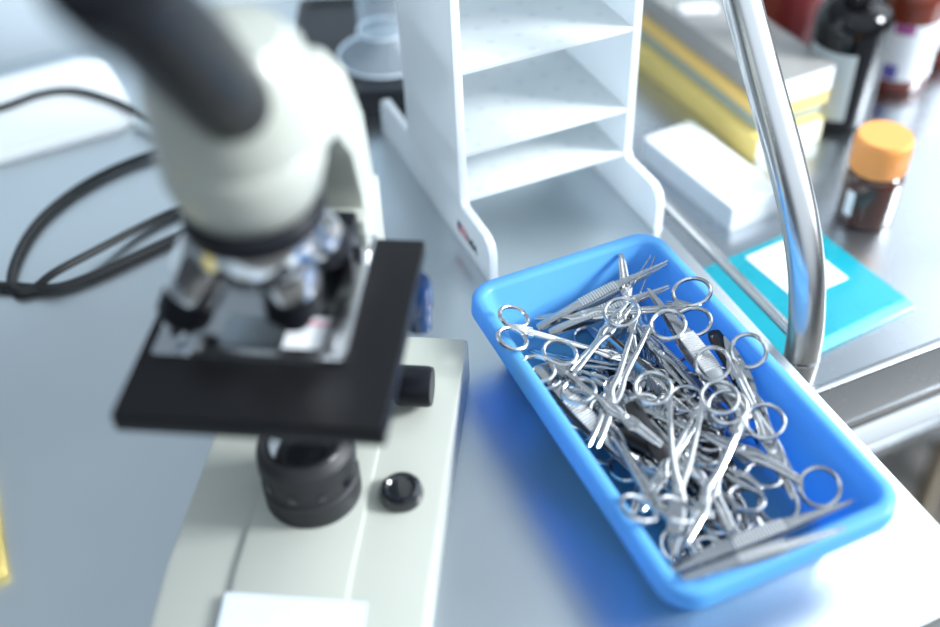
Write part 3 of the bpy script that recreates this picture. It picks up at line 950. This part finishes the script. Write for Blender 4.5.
# ---------------------------------------------------------------- the pile of instruments in the tray
PILE = [
    ('', 'haemostat', {'L': 0.125, 's': 0.0115, 'R': 0.0112, 'curve': 0, 'open_a': 0}, 0.0401, 0.0079, 0.0332, 2.8279, 0.2214, 0.1161),
    ('', 'haemostat', {'L': 0.115, 's': 0.0135, 'R': 0.0105, 'curve': 0, 'open_a': 0}, 0.0184, 0.0816, 0.007, 2.7247, -0.0033, 0.0033),
    ('', 'scissors', {'L': 0.125, 's': 0.013, 'piv': 0.6, 'open_a': 0}, -0.022, -0.0848, 0.0067, -0.1328, -0.0094, 0.0),
    ('', 'haemostat', {'L': 0.15, 's': 0.0115, 'R': 0.0105, 'curve': 0.006, 'open_a': 0}, 0.016, 0.1057, 0.0069, 3.053, 0.007, 0.0),
    ('', 'forceps', {'L': 0.15, 'w': 0.0046, 'edge': False, 'gap': 0.0028}, -0.0099, 0.0424, 0.0106, 3.237, -0.0035, -0.0012),
    ('', 'haemostat', {'L': 0.13, 's': 0.0135, 'R': 0.0112, 'curve': 0.006, 'open_a': 0}, -0.0067, -0.0947, 0.0089, -0.3536, -0.0567, 0.0016),
    ('', 'haemostat', {'L': 0.13, 's': 0.0125, 'R': 0.0112, 'curve': 0, 'open_a': 0.05}, -0.0013, -0.0949, 0.012, 0.2844, -0.0185, -0.0525),
    ('', 'haemostat', {'L': 0.13, 's': 0.0125, 'R': 0.0105, 'curve': 0.006, 'open_a': 0}, -0.0375, -0.0114, 0.0236, -0.3821, -0.248, -0.0309),
    ('', 'scalpel', {'L': 0.125}, 0.0293, -0.0429, 0.0112, 0.2427, 0.0212, -0.0057),
    ('', 'haemostat', {'L': 0.13, 's': 0.0125, 'R': 0.0112, 'curve': 0.006, 'open_a': 0}, 0.0172, 0.0391, 0.01, 2.5471, -0.1535, -0.068),
    ('', 'scalpel', {'L': 0.125}, 0.0355, 0.0525, 0.0109, 2.8271, -0.0649, -0.0164),
    ('', 'forceps', {'L': 0.14, 'w': 0.0046, 'edge': True, 'gap': 0.0028}, 0.0359, -0.03, 0.0165, 0.0179, -0.2484, -0.0037),
    ('', 'haemostat', {'L': 0.125, 's': 0.0125, 'R': 0.0105, 'curve': 0.006, 'open_a': 0.05}, -0.0025, 0.0556, 0.0119, 3.2054, 0.1256, -0.0518),
    ('', 'forceps', {'L': 0.15, 'w': 0.0046, 'edge': False, 'gap': 0.0028}, -0.0133, 0.0468, 0.0136, 3.2847, 0.2393, -0.0712),
    ('', 'forceps', {'L': 0.115, 'w': 0.0046, 'edge': False, 'gap': 0.0028}, -0.0098, -0.0119, 0.02, -0.6105, -0.0684, -0.0066),
    ('', 'scalpel', {'L': 0.125}, 0.0228, -0.0644, 0.0253, 0.4734, 0.0716, -0.0057),
    ('', 'haemostat', {'L': 0.125, 's': 0.0135, 'R': 0.0095, 'curve': 0, 'open_a': 0}, -0.0034, -0.0563, 0.0284, 0.0013, 0.2278, -0.1012),
    ('', 'haemostat', {'L': 0.125, 's': 0.0125, 'R': 0.0112, 'curve': 0, 'open_a': 0}, 0.0283, -0.0361, 0.0251, -0.1066, -0.1732, -0.023),
    ('', 'scissors', {'L': 0.14, 's': 0.013, 'piv': 0.6, 'open_a': 0}, -0.0039, -0.1097, 0.0205, 0.0121, 0.0241, 0.0591),
    ('', 'haemostat', {'L': 0.115, 's': 0.0135, 'R': 0.0112, 'curve': 0, 'open_a': 0.05}, -0.011, -0.011, 0.0282, 3.1881, 0.0844, 0.0375),
    ('', 'haemostat', {'L': 0.125, 's': 0.0135, 'R': 0.0095, 'curve': 0, 'open_a': 0}, 0.0121, -0.0088, 0.0277, 0.0259, 0.1863, -0.1385),
    ('', 'scalpel', {'L': 0.125}, -0.001, 0.0651, 0.0191, 3.0126, 0.0246, -0.1664),
    ('', 'haemostat', {'L': 0.125, 's': 0.0135, 'R': 0.0095, 'curve': 0, 'open_a': 0.05}, 0.0052, -0.0025, 0.037, 2.6621, 0.1191, 0.2173),
    ('', 'haemostat', {'L': 0.115, 's': 0.0125, 'R': 0.0105, 'curve': 0, 'open_a': 0}, 0.0302, 0.0129, 0.0289, 2.6933, -0.1901, 0.0131),
    ('', 'haemostat', {'L': 0.125, 's': 0.0115, 'R': 0.0112, 'curve': 0, 'open_a': 0}, -0.0282, -0.0239, 0.0275, 0.1265, 0.1887, -0.15),
    ('', 'haemostat', {'L': 0.125, 's': 0.0135, 'R': 0.0112, 'curve': 0, 'open_a': 0.05}, -0.0099, -0.0217, 0.0348, 0.33, 0.198, -0.15),
    ('', 'scalpel', {'L': 0.125}, 0.0097, -0.0801, 0.0356, -0.1071, -0.1212, 0.0016),
    ('', 'haemostat', {'L': 0.14, 's': 0.0125, 'R': 0.0112, 'curve': 0.006, 'open_a': 0.05}, -0.0107, -0.0429, 0.0393, -0.2505, -0.0415, -0.1648),
    ('', 'haemostat', {'L': 0.13, 's': 0.0125, 'R': 0.0095, 'curve': 0, 'open_a': 0}, 0.0001, 0.005, 0.0339, -0.4568, 0.0629, -0.1485),
    ('', 'haemostat', {'L': 0.115, 's': 0.0125, 'R': 0.0112, 'curve': 0, 'open_a': 0}, -0.0031, -0.0138, 0.0384, 0.1756, 0.1161, -0.2214),
    ('', 'haemostat', {'L': 0.115, 's': 0.0135, 'R': 0.0112, 'curve': 0.006, 'open_a': 0.05}, -0.0242, -0.0885, 0.0246, 0.1675, 0.2269, 0.1027),
    ('', 'forceps', {'L': 0.15, 'w': 0.0046, 'edge': True, 'gap': 0.0028}, -0.0001, 0.0828, 0.0385, 3.3013, -0.2017, -0.0376),
    ('', 'haemostat', {'L': 0.115, 's': 0.0135, 'R': 0.0105, 'curve': 0, 'open_a': 0}, -0.0153, -0.1033, 0.0277, 0.2044, 0.1793, 0.1066),
    ('', 'haemostat', {'L': 0.13, 's': 0.0135, 'R': 0.0095, 'curve': 0, 'open_a': 0}, -0.0386, 0.0178, 0.0361, 3.1812, -0.0122, 0.0954),
    ('', 'haemostat', {'L': 0.125, 's': 0.0125, 'R': 0.0105, 'curve': 0.006, 'open_a': 0.05}, 0.0313, 0.0154, 0.0379, 0.6905, 0.0565, -0.2435),
    ('', 'forceps', {'L': 0.15, 'w': 0.0046, 'edge': False, 'gap': 0.0028}, 0.0364, -0.0283, 0.0369, 0.0899, 0.1481, -0.0164),
    ('', 'haemostat', {'L': 0.125, 's': 0.0125, 'R': 0.0095, 'curve': 0.006, 'open_a': 0}, -0.01, 0.0164, 0.0393, 3.1467, 0.0213, -0.0033),
    ('', 'haemostat', {'L': 0.14, 's': 0.0115, 'R': 0.0095, 'curve': 0, 'open_a': 0}, 0.0172, -0.0836, 0.0397, 0.4866, -0.0657, -0.0587),
    ('', 'haemostat', {'L': 0.115, 's': 0.0135, 'R': 0.0095, 'curve': 0, 'open_a': 0}, 0.0263, -0.0368, 0.0395, 0.0057, 0.0185, 0.0061),
    ('', 'haemostat', {'L': 0.13, 's': 0.0115, 'R': 0.0105, 'curve': 0.006, 'open_a': 0}, -0.0253, 0.0169, 0.0415, 3.7485, 0.0316, 0.0164),
    ('K3', 'scalpel', {'w': 0.005, 'L': 0.12}, -0.0612, 0.0441, 0.0368, -2.7039, -0.172, -0.1345),
    ('H9', 'haemostat', {'s': 0.012, 'R': 0.0105, 'L': 0.125}, -0.0558, -0.0845, 0.0598, -0.1961, -0.3937, -0.15),
    ('upright tip', 'haemostat', {'s': 0.011, 'R': 0.01, 'L': 0.1196}, 0.0004, 0.0259, 0.028, -0.3931, 0.0923, 0.2225),
    ('rear forceps', 'forceps', {'w': 0.0046, 'gap': 0.003, 'L': 0.1105}, -0.0377, 0.1091, 0.034, -1.5841, 0.2224, -0.003),
    ('rear forceps2', 'forceps', {'w': 0.0048, 'gap': 0.0025, 'L': 0.0948}, -0.0322, 0.1006, 0.034, -1.6967, 0.1919, -0.0243),
    ('rear fine', 'forceps', {'w': 0.004, 'gap': 0.004, 'edge': True, 'L': 0.0927}, -0.0047, 0.0653, 0.034, -0.8981, 0.182, 0.145),
    ('H4', 'haemostat', {'s': 0.0125, 'R': 0.0118, 'L': 0.115}, 0.0588, 0.0572, 0.0588, 0.9802, 0.3288, 0.0907),
    ('T4', 'forceps', {'w': 0.0066, 'gap': 0.003, 'L': 0.1008}, -0.064, 0.0568, 0.054, -2.9113, -0.0462, 0.1972),
    ('T1', 'forceps', {'w': 0.0072, 'gap': 0.0035, 'L': 0.1333}, 0.0396, -0.0413, 0.048, -0.0328, 0.0012, 0.0375),
    ('K2', 'scalpel', {'w': 0.0062, 'L': 0.0958}, 0.0643, 0.0372, 0.05, 2.9766, 0.0172, 0.1035),
    ('H3', 'scissors', {'s': 0.0135, 'R': 0.0118, 'piv': 0.6, 'L': 0.1285}, 0.0394, -0.0988, 0.0365, -0.2068, 0.4477, 0.0455),
    ('H10', 'haemostat', {'s': 0.0125, 'R': 0.0112, 'L': 0.1059}, 0.0543, 0.0027, 0.0594, 2.9662, 0.4174, 0.1676),
    ('R2', 'haemostat', {'s': 0.012, 'R': 0.0105, 'L': 0.0984}, 0.0227, -0.0158, 0.0446, 2.18, 0.0206, -0.0183),
    ('H6', 'haemostat', {'s': 0.0105, 'R': 0.0092, 'L': 0.12}, -0.0679, 0.0862, 0.0665, -2.0446, -0.2829, 0.2435),
    ('H7b', 'haemostat', {'s': 0.011, 'R': 0.0105, 'open_a': 0.05, 'L': 0.1073}, -0.0565, 0.0345, 0.054, -1.0073, -0.0315, -0.0199),
    ('H8', 'haemostat', {'s': 0.0112, 'R': 0.0105, 'L': 0.0975}, -0.0563, 0.0541, 0.058, -2.7828, -0.0326, 0.0868),
    ('K1', 'scalpel', {'w': 0.0062, 'L': 0.0698}, -0.0235, 0.0016, 0.053, 3.1355, 0.0011, 0.1897),
    ('H5', 'haemostat', {'s': 0.0128, 'R': 0.0118, 'open_a': 0.1, 'L': 0.1156}, 0.0224, 0.0607, 0.06, 2.3242, 0.0761, 0.0714),
    ('F2', 'forceps', {'w': 0.0034, 'gap': 0.002, 'L': 0.1}, -0.0687, -0.1334, 0.0639, -1.6878, 0.0178, -0.0021),
    ('S1', 'forceps', {'w': 0.0048, 'gap': 0.0025, 'L': 0.1214}, -0.0562, -0.106, 0.028, -1.6821, 0.1237, 0.0661),
    ('H2', 'haemostat', {'s': 0.0125, 'R': 0.0122, 'L': 0.107}, 0.0383, -0.0398, 0.053, 2.2104, 0.0829, 0.0617),
    ('H1', 'scissors', {'s': 0.0215, 'R': 0.0118, 'piv': 0.62, 'L': 0.1222}, 0.0109, -0.0113, 0.058, 2.5224, 0.0477, 0.0669),
]
LABELS = {
    'upright tip': 'haemostat whose thin tip stands up against the back wall of the blue tray',
    'rear forceps': 'long ribbed forceps leaning along the back wall of the blue tray',
    'rear forceps2': 'smooth forceps lying just in front of the ones along the back wall',
    'rear fine': 'fine forceps with crossed points near the back right corner of the tray',
    'K3': 'black handled scalpel half hidden beside the left wall of the tray',
    'T4': 'ribbed forceps with rounded heel touching the left wall of the tray',
    'H9': 'haemostat with its finger ring by the front left wall of the tray',
    'K2': 'black handled scalpel along the right wall of the tray',
    'H3': 'scissors with a ring standing clear of the pile at the right wall',
    'H10': 'haemostat whose round ring overhangs the middle of the right wall',
    'R2': 'haemostat with small rings directly under the big scissors',
    'H6': 'haemostat with rings on the rim at the back left corner of the tray',
    'H7b': 'haemostat pointing from the left wall towards the back right corner',
    'H8': 'haemostat with long shank pointing from the left wall to the middle of the pile',
    'H4': 'haemostat with two rings at the back right wall of the tray',
    'T1': 'wide forceps with bright ribbed grip lying diagonally across the pile',
    'K1': 'black handled scalpel in the middle of the pile left of the big scissors',
    'H5': 'haemostat with an open ring at the back middle, pointing to the front',
    'F2': 'forceps lying lowest along the front wall of the tray',
    'S1': 'long tapered forceps lying across the front end of the tray',
    'H2': 'haemostat on top beside the big scissors, ring towards the right wall',
    'H1': 'big scissors on top of the pile pointing straight at the front of the tray',
}


def place(kind, p, ox, oy, z, ang, a, b, label, cat, group=None):
    r = make_instrument(kind, p)
    n = Vector((-a, -b, 1)).normalized()
    y = Vector((-math.sin(ang), math.cos(ang), 0))
    y.z = a * y.x + b * y.y
    y.normalize()
    x = y.cross(n).normalized()
    r.matrix_world = Matrix(((x.x, y.x, n.x, ox), (x.y, y.y, n.y, oy), (x.z, y.z, n.z, z), (0, 0, 0, 1)))
    tag(r, label, cat, group)
    return r


CATS = {'haemostat': 'haemostat', 'scissors': 'scissors', 'forceps': 'forceps', 'scalpel': 'scalpel'}
BURIED = {
    'haemostat': 'steel ring handled haemostat lying low in the pile under other instruments in the blue tray',
    'scissors': 'steel surgical scissors lying low in the pile under other instruments in the blue tray',
    'forceps': 'steel thumb forceps lying low in the pile under other instruments in the blue tray',
    'scalpel': 'black handled scalpel lying low in the pile under other instruments in the blue tray',
}
for (key, kind, p, ox, oy, z, ang, a, b) in PILE:
    if key in LABELS:
        place(kind, p, ox, oy, z, ang, a, b, LABELS[key], CATS[kind], 'instruments on top of the pile in the blue tray')
    else:
        place(kind, p, ox, oy, z, ang, a, b, BURIED[kind], CATS[kind], 'buried ' + kind + (' pairs' if kind != 'haemostat' and kind != 'scalpel' else 's') + ' in the blue tray')
